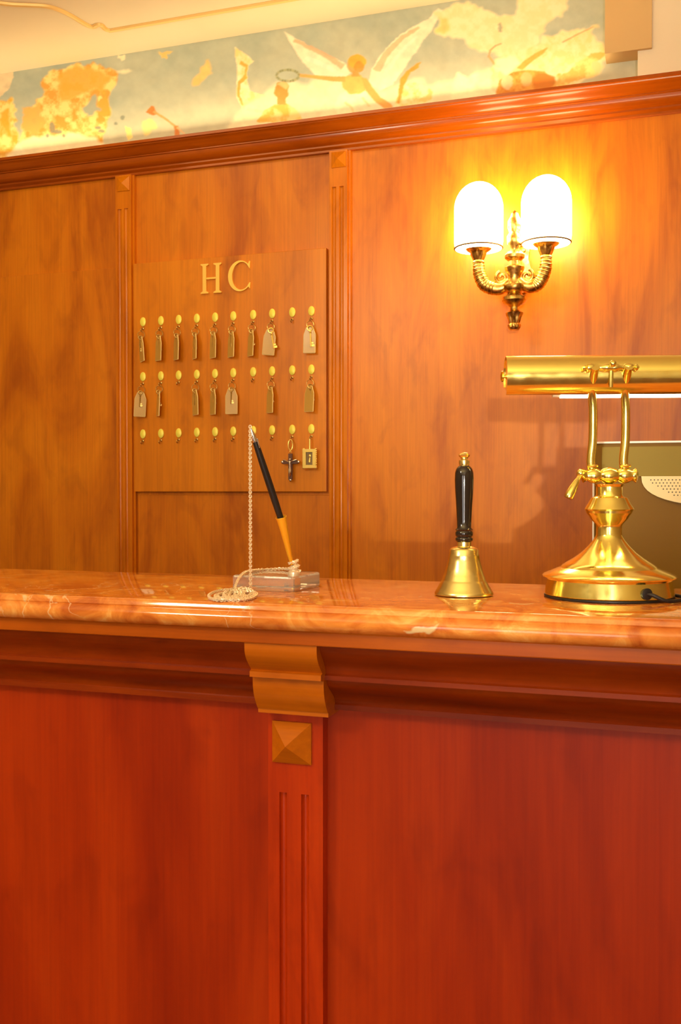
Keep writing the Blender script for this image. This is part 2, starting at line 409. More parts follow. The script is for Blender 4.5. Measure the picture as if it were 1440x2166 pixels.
def inside(poly, u, v):
    r = np.zeros(u.shape, bool); n = len(poly)
    for i in range(n):
        x1, y1 = poly[i]; x2, y2 = poly[(i + 1) % n]
        if y1 == y2: continue
        c_ = ((y1 > v) != (y2 > v)) & (u < (x2 - x1) * (v - y1) / (y2 - y1) + x1); r ^= c_
    return r
def blur(a, k):
    for ax in (0, 1):
        s = np.zeros_like(a)
        for d in range(-k, k + 1): s += np.roll(a, d, ax)
        a = s / (2 * k + 1)
    return a
def paint(poly, col, mode=2, soft=1, op=1.0, var=0.12, seed=60, col2=None):
    global COL
    u, v = {0: (U, V), 2: (U2, V2), 1: (U3, V3)}[mode]
    m = inside(poly, u, v).astype(float)
    if soft: m = blur(m, soft)
    m = (m * op)[..., None]
    n = fbm(U / 14, V / 14, seed)[..., None]
    c = np.array(col)
    if col2 is not None: k = np.clip((n - 0.35) / 0.3, 0, 1); c = c * (1 - k) + np.array(col2) * k
    else: c = c * (1 - var + 2 * var * n)
    COL = COL * (1 - m) + c * m
def ell(cx, cy, rx, ry, n=18, rot=0):
    return [(cx + rx * math.cos(a) * math.cos(rot) - ry * math.sin(a) * math.sin(rot), cy + rx * math.cos(a) * math.sin(rot) + ry * math.sin(a) * math.cos(rot)) for a in [2 * PI * i / n for i in range(n)]]
def stroke(p, w0, w1, col, mode=1, op=1.0, soft=1):
    L = []; R = []
    for i, (x, y) in enumerate(p):
        a = p[max(i - 1, 0)]; c = p[min(i + 1, len(p) - 1)]; dx, dy = c[0] - a[0], c[1] - a[1]; l = math.hypot(dx, dy) or 1
        wd = (w0 + (w1 - w0) * i / (len(p) - 1)) / 2
        L.append((x - dy / l * wd, y + dx / l * wd)); R.append((x + dy / l * wd, y - dx / l * wd))
    paint(L + R[::-1], col, mode, soft, op)
OR = (0.86, 0.50, 0.13); YE = (0.98, 0.82, 0.38); CR = (0.98, 0.91, 0.66); SK = (0.86, 0.52, 0.20); RD = (0.72, 0.30, 0.08); GY = (0.33, 0.36, 0.30)
# left cloud bank
paint([(95, 150), (140, 140), (205, 128), (232, 150), (242, 170), (225, 200), (228, 240), (210, 300), (160, 330), (60, 345), (40, 300), (60, 220), (90, 205)], YE, 2, 2, col2=OR)
paint([(120, 165), (150, 140), (200, 140), (225, 165), (215, 190), (170, 200), (130, 215)], (0.88, 0.55, 0.12), 2, 3, 0.8)
paint([(-60, 210), (20, 208), (38, 240), (40, 290), (20, 350), (-60, 360)], YE, 2, 2, col2=(0.9, 0.55, 0.12))
paint([(0, 232), (22, 228), (28, 270), (8, 285)], (0.9, 0.52, 0.06), 2, 2, 0.8)
paint([(52, 232), (80, 215), (96, 250), (70, 290), (50, 275)], (0.9, 0.58, 0.2), 2, 2, 0.9)
paint([(60, 290), (130, 280), (230, 300), (260, 320), (100, 350), (20, 350), (20, 320)], CR, 2, 3, 0.9)
paint([(205, 215), (222, 200), (232, 238), (220, 246), (208, 240)], (0.9, 0.52, 0.12), 1, 1, 0.9)
paint([(175, 220), (205, 205), (210, 240), (190, 250)], sky, 2, 2, 0.9)
paint([(225, 155), (262, 150), (285, 155), (255, 165)], CR, 2, 2, 0.8)
paint([(246, 122), (268, 118), (262, 133), (250, 132)], CR, 2, 1)
paint([(335, 105), (362, 100), (350, 122), (342, 120)], (0.92, 0.68, 0.3), 2, 1)
paint([(415, 150), (440, 128), (450, 145), (430, 170), (412, 178)], (0.9, 0.68, 0.32), 2, 2)
paint([(262, 265), (275, 268), (280, 290), (268, 295)], YE, 1, 1); paint([(300, 262), (325, 255), (330, 280), (305, 285)], YE, 2, 2, 0.8)
for q in ((108, 268, 6, 12), (120, 277, 10, 4), (205, 268, 6, 4), (212, 276, 7, 4), (257, 248, 4, 5), (243, 260, 3, 4), (98, 287, 3, 4), (133, 285, 3, 4)): paint(ell(*q), GY, 1, 1, 0.75)
# trumpet
paint([(306, 236), (318, 222), (324, 224), (329, 240), (322, 243)], RD, 0, 1, 0.95); stroke([(322, 234), (345, 248), (368, 265)], 5, 4, (0.80, 0.45, 0.2), 0)
paint([(366, 264), (375, 265), (379, 286), (368, 286)], RD, 0, 1, 0.9); stroke([(372, 268), (390, 283)], 4, 2, (0.85, 0.6, 0.35), 0)
# flame-like drapery
paint([(494, 98), (512, 108), (536, 128), (524, 138), (520, 158), (527, 190), (560, 200), (552, 240), (520, 262), (510, 230), (498, 205), (500, 150), (498, 130)], CR, 1, 1, col2=(0.95, 0.78, 0.4))
for p in ([(506, 130), (520, 138), (516, 160)], [(518, 160), (504, 175), (502, 200), (512, 222)], [(520, 228), (535, 232), (560, 235)]): stroke(p, 8, 4, (0.86, 0.52, 0.12), 1, 0.9)
# cloud behind the figures
paint([(470, 275), (520, 215), (590, 170), (680, 165), (725, 160), (800, 190), (830, 180), (900, 165), (930, 180), (1000, 150), (1060, 140), (1060, 215), (700, 260), (480, 290)], (0.93, 0.87, 0.64), 2, 4, 0.85)
# wings
paint([(598, 64), (622, 78), (655, 98), (690, 115), (722, 128), (742, 152), (722, 168), (690, 166), (665, 158), (640, 130), (622, 105)], (0.95, 0.88, 0.70), 1, 1)
stroke([(620, 82), (660, 102), (700, 122), (724, 140)], 7, 12, (0.84, 0.55, 0.36), 1, 0.8)
stroke([(645, 120), (690, 140), (722, 158)], 10, 10, (0.97, 0.93, 0.78), 1, 0.7)
paint([(778, 172), (784, 148), (800, 118), (835, 80), (870, 55), (905, 38), (925, 14), (935, 20), (912, 62), (890, 90), (868, 122), (850, 150), (828, 178), (802, 190)], (0.95, 0.88, 0.70), 1, 1)
stroke([(795, 148), (815, 112), (850, 78), (885, 55)], 16, 6, (0.84, 0.56, 0.36), 1, 0.75)
stroke([(815, 150), (845, 110), (880, 75)], 9, 5, (0.97, 0.93, 0.78), 1, 0.8)
# angel
paint([(716, 196), (740, 186), (776, 190), (800, 215), (812, 232), (790, 248), (716, 252), (706, 225)], (0.95, 0.90, 0.68), 1, 1)
stroke([(728, 214), (745, 230), (750, 245)], 5, 4, (0.88, 0.70, 0.4), 1, 0.8); stroke([(765, 205), (780, 225)], 5, 3, (0.88, 0.70, 0.4), 1, 0.8)
paint([(722, 162), (742, 156), (764, 158), (774, 170), (772, 190), (758, 198), (736, 196), (724, 184)], (0.90, 0.62, 0.24), 1, 1)
paint([(630, 154), (660, 157), (700, 160), (728, 160), (728, 172), (700, 170), (660, 164), (632, 161)], SK, 0, 1)
paint([(762, 162), (774, 164), (786, 182), (804, 205), (826, 218), (830, 226), (812, 228), (790, 212), (772, 190)], SK, 0, 1)
paint(ell(744, 136, 11, 16), (0.86, 0.50, 0.22), 0, 1); paint(ell(754, 128, 19, 15), (0.90, 0.55, 0.12), 1, 1); paint(ell(758, 140, 11, 12), (0.82, 0.42, 0.10), 1, 1, 0.9)
paint([(744, 148), (756, 148), (760, 160), (742, 160)], (0.80, 0.45, 0.16), 0, 1)
# torch branch and putto cloth
paint([(832, 224), (846, 182), (866, 172), (898, 176), (914, 192), (912, 208), (884, 222)], (0.96, 0.90, 0.62), 1, 1, col2=(0.93, 0.74, 0.34))
paint([(838, 216), (842, 192), (846, 166), (858, 150), (876, 136), (890, 128), (884, 142), (866, 152), (856, 172), (850, 192), (843, 218)], (0.84, 0.46, 0.12), 1, 1)
# crowned figure and wreath
paint([(540, 258), (556, 232), (578, 220), (604, 216), (628, 232), (638, 250), (600, 256)], (0.92, 0.78, 0.40), 1, 1, col2=(0.88, 0.60, 0.18))
paint([(586, 200), (600, 200), (604, 220), (584, 220)], (0.84, 0.46, 0.16), 0, 1)
paint([(577, 194), (584, 174), (600, 170), (609, 180), (608, 200), (600, 212), (586, 210)], (0.84, 0.44, 0.14), 1, 1); paint([(584, 176), (600, 168), (610, 180), (604, 188)], (0.90, 0.66, 0.34), 0, 1)
a_ = [(607 + 24 * math.cos(t_), 158 + 12 * math.sin(t_)) for t_ in [2 * PI * i / 26 for i in range(27)]]
for i in range(26): stroke([a_[i], a_[i + 1]], 5, 5, (0.36, 0.38, 0.22) if i % 3 else (0.5, 0.5, 0.3), 0, 0.95)
# right clouds
paint([(915, 20), (940, 8), (985, 12), (1050, 25), (1090, 35), (1110, -30), (1200, -40), (1192, 20), (1150, 55), (1130, 100), (1100, 105), (1040, 110), (990, 95), (968, 75), (930, 68)], (0.93, 0.82, 0.52), 2, 2, col2=(0.95, 0.88, 0.62))
paint([(922, 30), (948, 28), (952, 58), (930, 66)], (0.93, 0.74, 0.34), 2, 2, 0.9)
paint([(1110, 100), (1150, 75), (1200, 60), (1258, 52), (1262, 80), (1282, 110), (1282, 140), (1240, 160), (1220, 190), (1150, 200), (1100, 200), (1050, 205), (1030, 170), (1040, 120), (1070, 95)], (0.95, 0.86, 0.58), 2, 2, col2=(0.95, 0.78, 0.42))
paint([(960, 160), (1000, 150), (1030, 170), (1045, 210), (950, 220)], (0.96, 0.92, 0.68), 2, 2)
paint([(1225, 130), (1262, 105), (1282, 110), (1262, 135), (1240, 160), (1180, 185), (1175, 165)], (0.92, 0.62, 0.22), 2, 1, col2=YE)
paint([(1052, 48), (1058, 46), (1062, 66), (1054, 66)], GY, 1, 1, 0.6)
paint([(1048, 200), (1056, 168), (1085, 150), (1115, 145), (1150, 150), (1176, 170), (1178, 188), (1110, 196)], (0.86, 0.52, 0.16), 1, 1, col2=(0.78, 0.36, 0.08))
paint(ell(1112, 166, 13, 15), (0.88, 0.60, 0.30), 1, 1); paint(ell(1072, 172, 13, 16), (0.90, 0.70, 0.44), 1, 1)
paint(ell(1150, 170, 24, 16), (0.74, 0.32, 0.07), 1, 1, 0.85)
paint([(1092, 142), (1106, 128), (1132, 110), (1158, 98), (1150, 110), (1124, 128), (1104, 146)], (0.84, 0.52, 0.16), 0, 1)
stroke([(1032, 120), (1036, 104), (1046, 95), (1060, 90)], 4, 2, (0.72, 0.45, 0.24), 0, 0.9); stroke([(1034, 118), (1046, 136), (1056, 140)], 4, 6, (0.80, 0.5, 0.22), 0, 0.9)
stroke([(1188, 88), (1222, 70), (1256, 54)], 3, 2, (0.75, 0.48, 0.25), 0, 0.9)
paint(ell(1066, 128, 26, 20), (0.96, 0.92, 0.70), 2, 2, 0.8)
# bare plaster round the left corner
paint([(-80, -200), (22, 100), (26, 162), (18, 185), (4, 200), (-14, 206), (-80, 215)], (0.86, 0.74, 0.52), 1, 1)
COL = np.clip(COL, 0, 1) ** 1.35
yy = np.full(XX.size, WY + 0.006)
co = np.stack([XX.ravel(), yy, ZZ.ravel()], 1)
idx = np.arange(NX * NZ).reshape(NZ, NX)
fa = np.stack([idx[:-1, :-1], idx[:-1, 1:], idx[1:, 1:], idx[1:, :-1]], -1).reshape(-1, 4)
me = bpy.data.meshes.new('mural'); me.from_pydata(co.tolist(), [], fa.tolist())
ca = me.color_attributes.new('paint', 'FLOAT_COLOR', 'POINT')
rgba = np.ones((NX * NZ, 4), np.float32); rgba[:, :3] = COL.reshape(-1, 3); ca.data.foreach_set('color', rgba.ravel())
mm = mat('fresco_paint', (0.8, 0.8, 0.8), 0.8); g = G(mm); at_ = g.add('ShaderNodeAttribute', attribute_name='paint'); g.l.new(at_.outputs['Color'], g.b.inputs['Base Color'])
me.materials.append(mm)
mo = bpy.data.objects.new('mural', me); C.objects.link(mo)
tag(mo, 'painted sky mural with winged angel, clouds and wreath above the wooden cornice', 'mural')

# ------------------------------------------------------------------ reception counter
ZT = 1.10
CX0, CX1 = -1.75, 1.1
YF = 1.138; YBK = 1.514
cnt = thing('reception_counter', 'reddish wooden reception counter with moulded front under the marble top', 'counter', (0, 1.3, 0))
def cp(name, bm, m, parent=cnt, **kw):
    for v in bm.verts: v.co.y -= 1.3
    return obj(name, bm, m, parent, **kw)
YP = 1.245; ZM = ZT - 0.034
b = new(); bx(b, CX0, CX1, YP, YP + 0.03, 0.0, 0.97); cp('front_panel', b, 'counterwood', smooth=False)
b = new(); bx(b, CX0, CX1, 1.49, 1.51, 0.0, ZM); bx(b, CX0, CX0 + 0.02, YP + 0.03, 1.49, 0, ZM); bx(b, CX1 - 0.02, CX1, YP + 0.03, 1.49, 0, ZM); cp('carcass', b, 'counterwood', smooth=False)
# flat fascia under the marble
ZF = 1.048
b = new(); bx(b, CX0, CX1, YF + 0.016, 1.49, ZF, ZM); bevel(b, 0.0015); cp('fascia', b, M['fasciawood'], smooth=False)
# cornice moulding: cove, fillet, cyma, fillet
pr = [(1.30, ZF), (1.170, ZF), (1.170, ZF - 0.006)]
pr += [(1.170 + 0.022 * math.sin(t * PI / 2) ** 1.5, ZF - 0.006 - 0.034 * t) for t in [i / 7 for i in range(1, 8)]]
pr += [(1.188, ZF - 0.042), (1.188, ZF - 0.048), (1.195, ZF - 0.049)]
pr += [(1.195 + 0.034 * (t * t * (3 - 2 * t)), ZF - 0.049 - 0.036 * t) for t in [i / 8 for i in range(1, 9)]]
pr += [(1.227, ZF - 0.087), (1.227, ZF - 0.094), (1.30, ZF - 0.094)]
b = new(); sweep_x(b, pr, CX0, CX1); cp('cornice', b, 'counterrail', ang=28)
# bracket
BX0, BX1 = -0.5205, -0.4225
pr = [(1.26, ZF), (1.158, ZF), (1.158, ZF - 0.008)]
pr += [(1.158 + 0.021 * (1 - math.cos(t * PI / 2)), ZF - 0.008 - 0.030 * t) for t in [i / 8 for i in range(1, 9)]]
pr += [(1.174, ZF - 0.040), (1.174, ZF - 0.047), (1.183, ZF - 0.049)]
pr += [(1.184 - 0.005 * math.sin(PI * t) + 0.016 * t, ZF - 0.049 - 0.044 * t) for t in [i / 8 for i in range(0, 9)]]
pr += [(1.202, ZF - 0.093), (1.202, ZF - 0.099), (1.26, ZF - 0.099)]
b = new(); sweep_x(b, pr, BX0, BX1); cp('bracket', b, 'bracketwood', ang=28)
# pilaster with two flutes
PX0, PX1 = -0.5165, -0.4385; YPF = 1.226
ztf = 0.838
pil = None
b = new(); bx(b, PX0, PX1, YPF, YP, ztf, 0.95)
pts = [(PX0, YP), (PX0, YPF)]
for c_ in (at(599, 1800, YPF).x, at(645, 1800, YPF).x): pts += [(c_ + 0.0055 * math.cos(a), YPF + 0.006 * math.sin(a)) for a in [PI - PI * i / 8 for i in range(9)]]
pts += [(PX1, YPF), (PX1, YP)]
prism(b, pts, lambda u, v, d: (u, v, d), 0.0, ztf)
pil = cp('pilaster', b, 'counterpil', ang=30)
A = at(578, 1526, YPF); Bq = at(660, 1614, YPF); cxp = (A.x + Bq.x) / 2; s = (Bq.x - A.x) / 2; czp = (A.z + Bq.z) / 2
b = new(); y = YPF
q0 = [b.verts.new((cxp + sx * s, y, czp + sz * s)) for sx, sz in ((-1, -1), (1, -1), (1, 1), (-1, 1))]
q = [b.verts.new((cxp + sx * s, y - 0.004, czp + sz * s)) for sx, sz in ((-1, -1), (1, -1), (1, 1), (-1, 1))]
ap = b.verts.new((cxp, y - 0.027, czp)); b.faces.new(q0[::-1])
for i in range(4): b.faces.new((q[i], q[(i + 1) % 4], ap)); b.faces.new((q0[i], q0[(i + 1) % 4], q[(i + 1) % 4], q[i]))
cp('pyramid_block', b, 'bracketwood', pil, smooth=False)
# marble top
pr = [(YBK, ZT), (YF + 0.012, ZT)] + [(YF + 0.012 - 0.006 * math.sin(a), ZT - 0.006 + 0.006 * math.cos(a)) for a in [PI / 2 * i / 4 for i in range(1, 5)]]
pr += [(YF + 0.005, ZT - 0.008)]
pr += [(YF + 0.012 - 0.013 * math.cos(a), ZT - 0.021 + 0.0125 * math.sin(a)) for a in [math.radians(62 - 150 * i / 12) for i in range(13)]]
pr += [(YF + 0.014, ZM), (YBK, ZM)]
b = new(); sweep_x(b, pr, CX0, CX1)
tag(obj('marble_countertop', b, 'marble', ang=35), 'polished red-orange marble slab with rounded edge on the reception counter', 'countertop')

# low desk behind the counter, monitor stands on it
b = new(); bx(b, -0.9, 1.1, YBK + 0.02, 2.12, 0.72, 0.75); bx(b, -0.9, -0.87, YBK + 0.02, 2.12, 0, 0.72); bx(b, 1.07, 1.1, YBK + 0.02, 2.12, 0, 0.72)
tag(obj('desk', b, 'desk', smooth=False), 'low wooden work desk hidden behind the reception counter, under the monitor', 'desk')

# ------------------------------------------------------------------ key board, letters, hooks
YK = WY - 0.018
k0 = at(283, 800, YK).x; k1 = at(690, 800, YK).x; kz1 = at(486, 541, YK).z; kz0 = at(486, 1040, YK).z
b = new(); bx(b, k0, k1, YK, WY - 0.001, kz0, kz1); bevel(b, 0.0015)
tag(obj('key_board', b, 'boardwood', smooth=False), 'flat wooden key board with brass hooks and letters on the panelled wall', 'key board')
def letter(name, polys, px0, px1, pyt, pyb, label):
    a = at(px0, (pyt + pyb) / 2, YK); c = at(px1, (pyt + pyb) / 2, YK); zt_ = at((px0 + px1) / 2, pyt, YK).z; zb_ = at((px0 + px1) / 2, pyb, YK).z
    b = new()
    for P in polys: prism(b, P, lambda u, v, d: (a.x + (c.x - a.x) * u, d, zb_ + (zt_ - zb_) * v), YK - 0.0065, YK)
    return tag(obj(name, b, 'letter', ang=30), label, 'letter', 'brass letters on the key board')
def serif_stem(x0, x1, s0, s1):
    return [(s0, 0), (s1, 0), (s1, 0.035), (x1, 0.08), (x1, 0.92), (s1, 0.965), (s1, 1), (s0, 1), (s0, 0.965), (x0, 0.92), (x0, 0.08), (s0, 0.035)]
letter('letter_h', [serif_stem(0.10, 0.27, 0.0, 0.38), serif_stem(0.73, 0.90, 0.62, 1.0), [(0.26, 0.475), (0.74, 0.475), (0.74, 0.535), (0.26, 0.535)]], 426, 470, 558, 621, 'gold serif letter H above the key hooks')
outer = arc(0.54, 0.5, 0.54, 48, 312, 26, 0.5); inner = arc(0.60, 0.5, 0.42, 306, 54, 24, 0.45)
cpoly = [(0.97, 0.72), (0.99, 0.96), (0.95, 0.96), (0.92, 0.90)] + outer + [(0.93, 0.12), (0.97, 0.06), (1.0, 0.27), (0.965, 0.27)] + inner
letter('letter_c', [cpoly], 484, 531, 552, 617, 'gold serif letter C above the key hooks')

colx = [303, 341, 378.5, 417, 455.5, 494, 536, 576, 618.5, 659]
def rowy(r, px):
    return {0: 681 - (px - 303) * 23 / 356, 1: 797 - (px - 303) * 15.5 / 357, 2: 918 - (px - 303) * 10.5 / 354}[r]
ORD = ['first', 'second', 'third', 'fourth', 'fifth', 'sixth', 'seventh', 'eighth', 'ninth', 'tenth']
ROWN = ['top row', 'middle row', 'bottom row']
empty = {(0, 8), (1, 2), (1, 6), (1, 8), (2, 0), (2, 1), (2, 2), (2, 3), (2, 4), (2, 5), (2, 6), (2, 7)}
hk = thing('key_hook', '', 'key hook')
b = new(); prism(b, arc(0, 0, 0.0100, 0, 345, 23, 0.0145), lambda u, v, d: (u, d, v), -0.0035, 0); bevel(b, 0.0008, 1); obj('number_plate', b, 'plate', hk, ang=50)
b = new(); tube(b, smooth_path([(0, 0, -0.021), (0, -0.012, -0.022), (0, -0.016, -0.026), (0, -0.012, -0.031), (0, -0.007, -0.030)], 4), 0.0016, 8); lathe(b, [(0.0038, 0), (0.0038, 0.003), (0.002, 0.004)], 12, Matrix.Translation((0, 0, -0.021)) @ Matrix.Rotation(PI / 2, 4, 'X')); obj('hook', b, 'bronze', hk)
first = True; hookpos = {}
for r in range(3):
    for i, px in enumerate(colx):
        p = at(px, rowy(r, px), YK); hookpos[(r, i)] = p
        st = 'empty oval' if (r, i) in empty else 'occupied oval'
        lab = '%s brass key hook, %s from left in %s' % (st, ORD[i], ROWN[r])
        if first: hk.location = p; hk['label'] = lab; hk['group'] = 'oval brass hooks on the key board'; first = False
        else: dup(hk, p, 0, lab)

def make_key(label, ang, kang, gold, wide, tagdx):
    t = thing('room_key', label, 'key', (0, 0, 0), 0, 'room keys hanging on the key board')
    b = new(); ringmesh(b, (0, -0.013, -0.0415), 0.0105, 0.0011, (math.sin(0.5), -math.cos(0.5), 0)); obj('key_ring', b, 'bronze', t)
    # tag plate
    Rz = Matrix.Rotation(-ang * 0.72 if ang > 0.5 else ang, 4, 'Z'); Ry = Matrix.Rotation(tagdx, 4, 'Y'); T = Matrix.Translation((0, -0.016, -0.050))
    w_ = 0.0175; h_ = 0.075
    ol = [(-w_ * 0.55, -0.001), (w_ * 0.55, -0.001), (w_, -0.022), (w_, -h_), (-w_, -h_), (-w_, -0.022)]
    b = new(); prism(b, ol, lambda u, v, d: (u, d, v), -0.0018, 0.0018)
    for v in b.verts: v.co = T @ Ry @ Rz @ v.co
    tg = obj('key_tag', b, 'tag', t, smooth=False)
    b = new()
    for (u0, v0), (u1, v1) in zip(ol, ol[1:] + ol[:1]):
        tube(b, [T @ Ry @ Rz @ Vector((u0, 0, v0)), T @ Ry @ Rz @ Vector((u1, 0, v1))], 0.0016, 6)
    obj('tag_rim', b, 'tagedge', tg)
    # key: bow, stem, bit
    K = Matrix.Translation((0.001, -0.019, -0.0435)) @ Matrix.Rotation(kang, 4, 'Y') @ Matrix.Rotation(0.35, 4, 'Z')
    b = new(); s_ = 1.25 if gold else 1.0
    ringmesh(b, (0, 0, -0.008 * s_), 0.0062 * s_, 0.0019 * s_, (0, 1, 0), 16, 7, 0.85)
    tube(b, [(0, 0, -0.014 * s_), (0, 0, -0.030 * s_), (0, 0, -0.052 * s_)], 0.0019 * s_, 8); ringmesh(b, (0, 0, -0.018 * s_), 0.0022 * s_, 0.0012 * s_, (0, 0, 1), 10, 6)
    bx(b, 0, 0.0085 * s_, -0.001, 0.001, -0.051 * s_, -0.046 * s_); bx(b, 0, 0.0065 * s_, -0.001, 0.001, -0.0445 * s_, -0.041 * s_)
    for v in b.verts: v.co = K @ v.co
    obj('key', b, 'keygold' if gold else 'bronze', t)
    return t
KD = {(0, 0): (1.0, 0.03, 0, -0.07), (0, 1): (0.85, -0.05, 0, 0.03), (0, 2): (1.0, 0.0, 0, 0.03), (0, 3): (1.15, 0.03, 0, 0.02), (0, 4): (0.9, 0.02, 0, 0.02), (0, 5): (0.9, 0.06, 0, 0.03), (0, 6): (1.0, -0.06, 0, 0.05), (0, 7): (0.15, -0.18, 1, 0.10), (0, 9): (0.1, -0.06, 1, 0.02),
      (1, 0): (0.25, 0.06, 0, 0.06), (1, 1): (1.2, -0.02, 0, 0.05), (1, 3): (0.9, 0.0, 0, -0.03), (1, 4): (0.95, -0.04, 0, 0.02), (1, 5): (0.2, 0.02, 0, 0.0), (1, 7): (0.95, -0.05, 0, 0.03), (1, 9): (0.6, -0.12, 0, 0.04)}
for (r, i), (ang, kang, gold, dx) in KD.items():
    look = 'gold key on wide amber tag' if gold else ('dark key over wide amber tag' if ang < 0.3 else 'dark key beside narrow amber tag')
    k = make_key('%s, on %s hook from left in %s' % (look, ORD[i], ROWN[r]), ang, kang, gold, 0, dx)
    k.location = hookpos[(r, i)]

# crucifix on the ninth hook of the bottom row
p = hookpos[(2, 8)]
t = thing('crucifix', 'small dark wooden crucifix with silver figure hanging from a hook in the bottom row', 'crucifix', p)
b = new(); ringmesh(b, (0, -0.016, -0.047), 0.0065, 0.0022, (0.5, -1, 0), 16, 8, 2.4); ringmesh(b, (0, -0.016, -0.066), 0.0042, 0.0014, (1, 0, 0)); obj('hanging_loop', b, 'keygold', t)
b = new(); zc0 = -0.072
bx(b, -0.0062, 0.0062, -0.020, -0.013, zc0 - 0.078, zc0); bevel(b, 0.001, 1)
b2 = new(); bx(b2, -0.0245, 0.0245, -0.0198, -0.0132, zc0 - 0.031, zc0 - 0.0195); bevel(b2, 0.001, 1)
mt = bpy.data.meshes.new('tmp'); b2.to_mesh(mt); b2.free(); b.from_mesh(mt); obj('cross', b, 'crosswood', t, smooth=False)
for q in ((-0.0255, zc0 - 0.025), (0.0255, zc0 - 0.025), (0, zc0 - 0.0785)):
    b = new(); ball(b, (q[0], -0.0165, q[1]), 0.0052, 12, 8, (1, 0.8, 1)); obj('end_cap', b, 'silver', t)
b = new(); yb = -0.0225
ball(b, (0.0008, yb - 0.001, zc0 - 0.0175), 0.0031, 10, 8)
tube(b, smooth_path([(0, yb, zc0 - 0.0215), (0, yb, zc0 - 0.028), (0.0006, yb, zc0 - 0.038), (0, yb, zc0 - 0.044)], 3), [0.0026] * 2 + [0.0032] * 3 + [0.0026] * 5, 8)
for sx in (-1, 1): tube(b, smooth_path([(0, yb, zc0 - 0.026), (sx * 0.008, yb, zc0 - 0.0225), (sx * 0.021, yb + 0.001, zc0 - 0.0185)], 4), 0.0014, 7)
for sx in (-1, 1): tube(b, smooth_path([(sx * 0.0015, yb, zc0 - 0.043), (sx * 0.002 + 0.001, yb - 0.002, zc0 - 0.054), (0, yb, zc0 - 0.068)], 4), 0.0016, 7)
obj('figure', b, 'silver', t)
# framed plaque on the tenth hook
p = hookpos[(2, 9)]
t = thing('framed_plaque', 'small gold framed picture hanging from the last hook of the bottom row', 'plaque', p)
b = new(); tube(b, [(0, -0.016, -0.030), (0, -0.017, -0.046), (0, -0.017, -0.062)], 0.0024, 8); obj('hanging_loop', b, 'keygold', t)
b = new(); x_, zt_, zb_ = 0.0205, -0.060, -0.116
for (a0, a1, c0, c1) in ((-x_, x_, zt_ - 0.009, zt_), (-x_, x_, zb_, zb_ + 0.009), (-x_, -x_ + 0.010, zb_ + 0.0085, zt_ - 0.0085), (x_ - 0.010, x_, zb_ + 0.0085, zt_ - 0.0085)): bx(b, a0, a1, -0.022, -0.012, c0, c1)
for cx_ in (-x_, x_):
    for cz_ in (zt_, zb_): ball(b, (cx_ * 0.93, -0.017, cz_ + (0.001 if cz_ == zb_ else -0.001)), 0.0045, 10, 6)
for k in range(9):
    for sx in (-1, 1): ball(b, (sx * x_, -0.017, zb_ + 0.006 + k * 0.0055), 0.0028, 8, 6)
obj('frame', b, 'keygold', t)
b = new(); bx(b, -0.0108, 0.0108, -0.018, -0.013, zb_ + 0.008, zt_ - 0.008); obj('picture', b, mat('plaque_picture', (0.22, 0.15, 0.05), 0.4), t, smooth=False)
b = new(); ball(b, (0.001, -0.0185, -0.080), 0.0042, 12, 8, (1, 0.4, 1.2)); tube(b, [(0.001, -0.0185, -0.085), (0.0, -0.0185, -0.099)], [0.0025, 0.004], 8); obj('relief', b, 'keygold', t)

# ------------------------------------------------------------------ wall sconce
SY = WY - 0.115
sc = at(1088, 600, SY); SX = sc.x
pm = FPX / ((Matrix.Rotation(-PSI, 3, 'Z') @ Vector((SX, SY, 0))).y)     # image pixels per metre at the lamp
def sz(py): return at(1088, py, SY).z
S = thing('wall_sconce', 'lit two-armed brass wall sconce with frosted white glass shades', 'wall lamp', (SX, SY, sz(600)))
def zl_(py): return sz(py) - sz(600)
b = new()
prof = [(0, 698), (0.012, 698), (0.0165, 693), (0.0165, 688), (0.0125, 684), (0.014, 682), (0.0165, 673), (0.020, 667), (0.0235, 662), (0.020, 660), (0.012, 656), (0.011, 650), (0.016, 646), (0.027, 642), (0.033, 636), (0.032, 629), (0.022, 625), (0.018, 620), (0.026, 616), (0.030, 609), (0.029, 603), (0.018, 600), (0.015, 590), (0.018, 580), (0.025, 572), (0.026, 566), (0.017, 561), (0.016, 553), (0.026, 546), (0.027, 540), (0.02, 533), (0.011, 530), (0.012, 524), (0.020, 516), (0.021, 500), (0.015, 492), (0.019, 482), (0.0185, 468), (0.012, 458), (0.010, 452), (0, 444)]
lathe(b, [(r_, zl_(y_)) for r_, y_ in prof], 48, None, (zl_(690), zl_(663), 8, 0.10)); obj('body', b, 'antique', S)
# back plate on the wall with shaped outline
b = new(); hw = [(-0.012, 605), (-0.022, 592), (-0.032, 560), (-0.022, 530), (-0.026, 505), (-0.017, 480), (-0.020, 462), (-0.010, 450), (0, 442)]
ol = [(u, zl_(v)) for u, v in hw] + [(-u, zl_(v)) for u, v in hw[-2::-1]]
prism(b, ol, lambda u, v, d: (u, d, v), WY - SY - 0.012, WY - SY); bevel(b, 0.003, 2)
for z_ in (470, 490, 512): 
    for sx in (-1, 1): ball(b, (sx * 0.009, WY - SY - 0.012, zl_(z_)), 0.0065, 10, 8)
for z_ in (455, 500, 525): ball(b, (0, WY - SY - 0.013, zl_(z_)), 0.010, 12, 8)
obj('back_plate', b, 'antique', S)
b = new(); tube(b, [(0, 0.0, zl_(590)), (0, WY - SY - 0.005, zl_(580))], 0.013, 16); obj('stem', b, 'antique', S)
DX = (at(1155, 500, SY).x - at(1012, 500, SY).x) / 2; cxo = (at(1155, 500, SY).x + at(1012, 500, SY).x) / 2 - SX
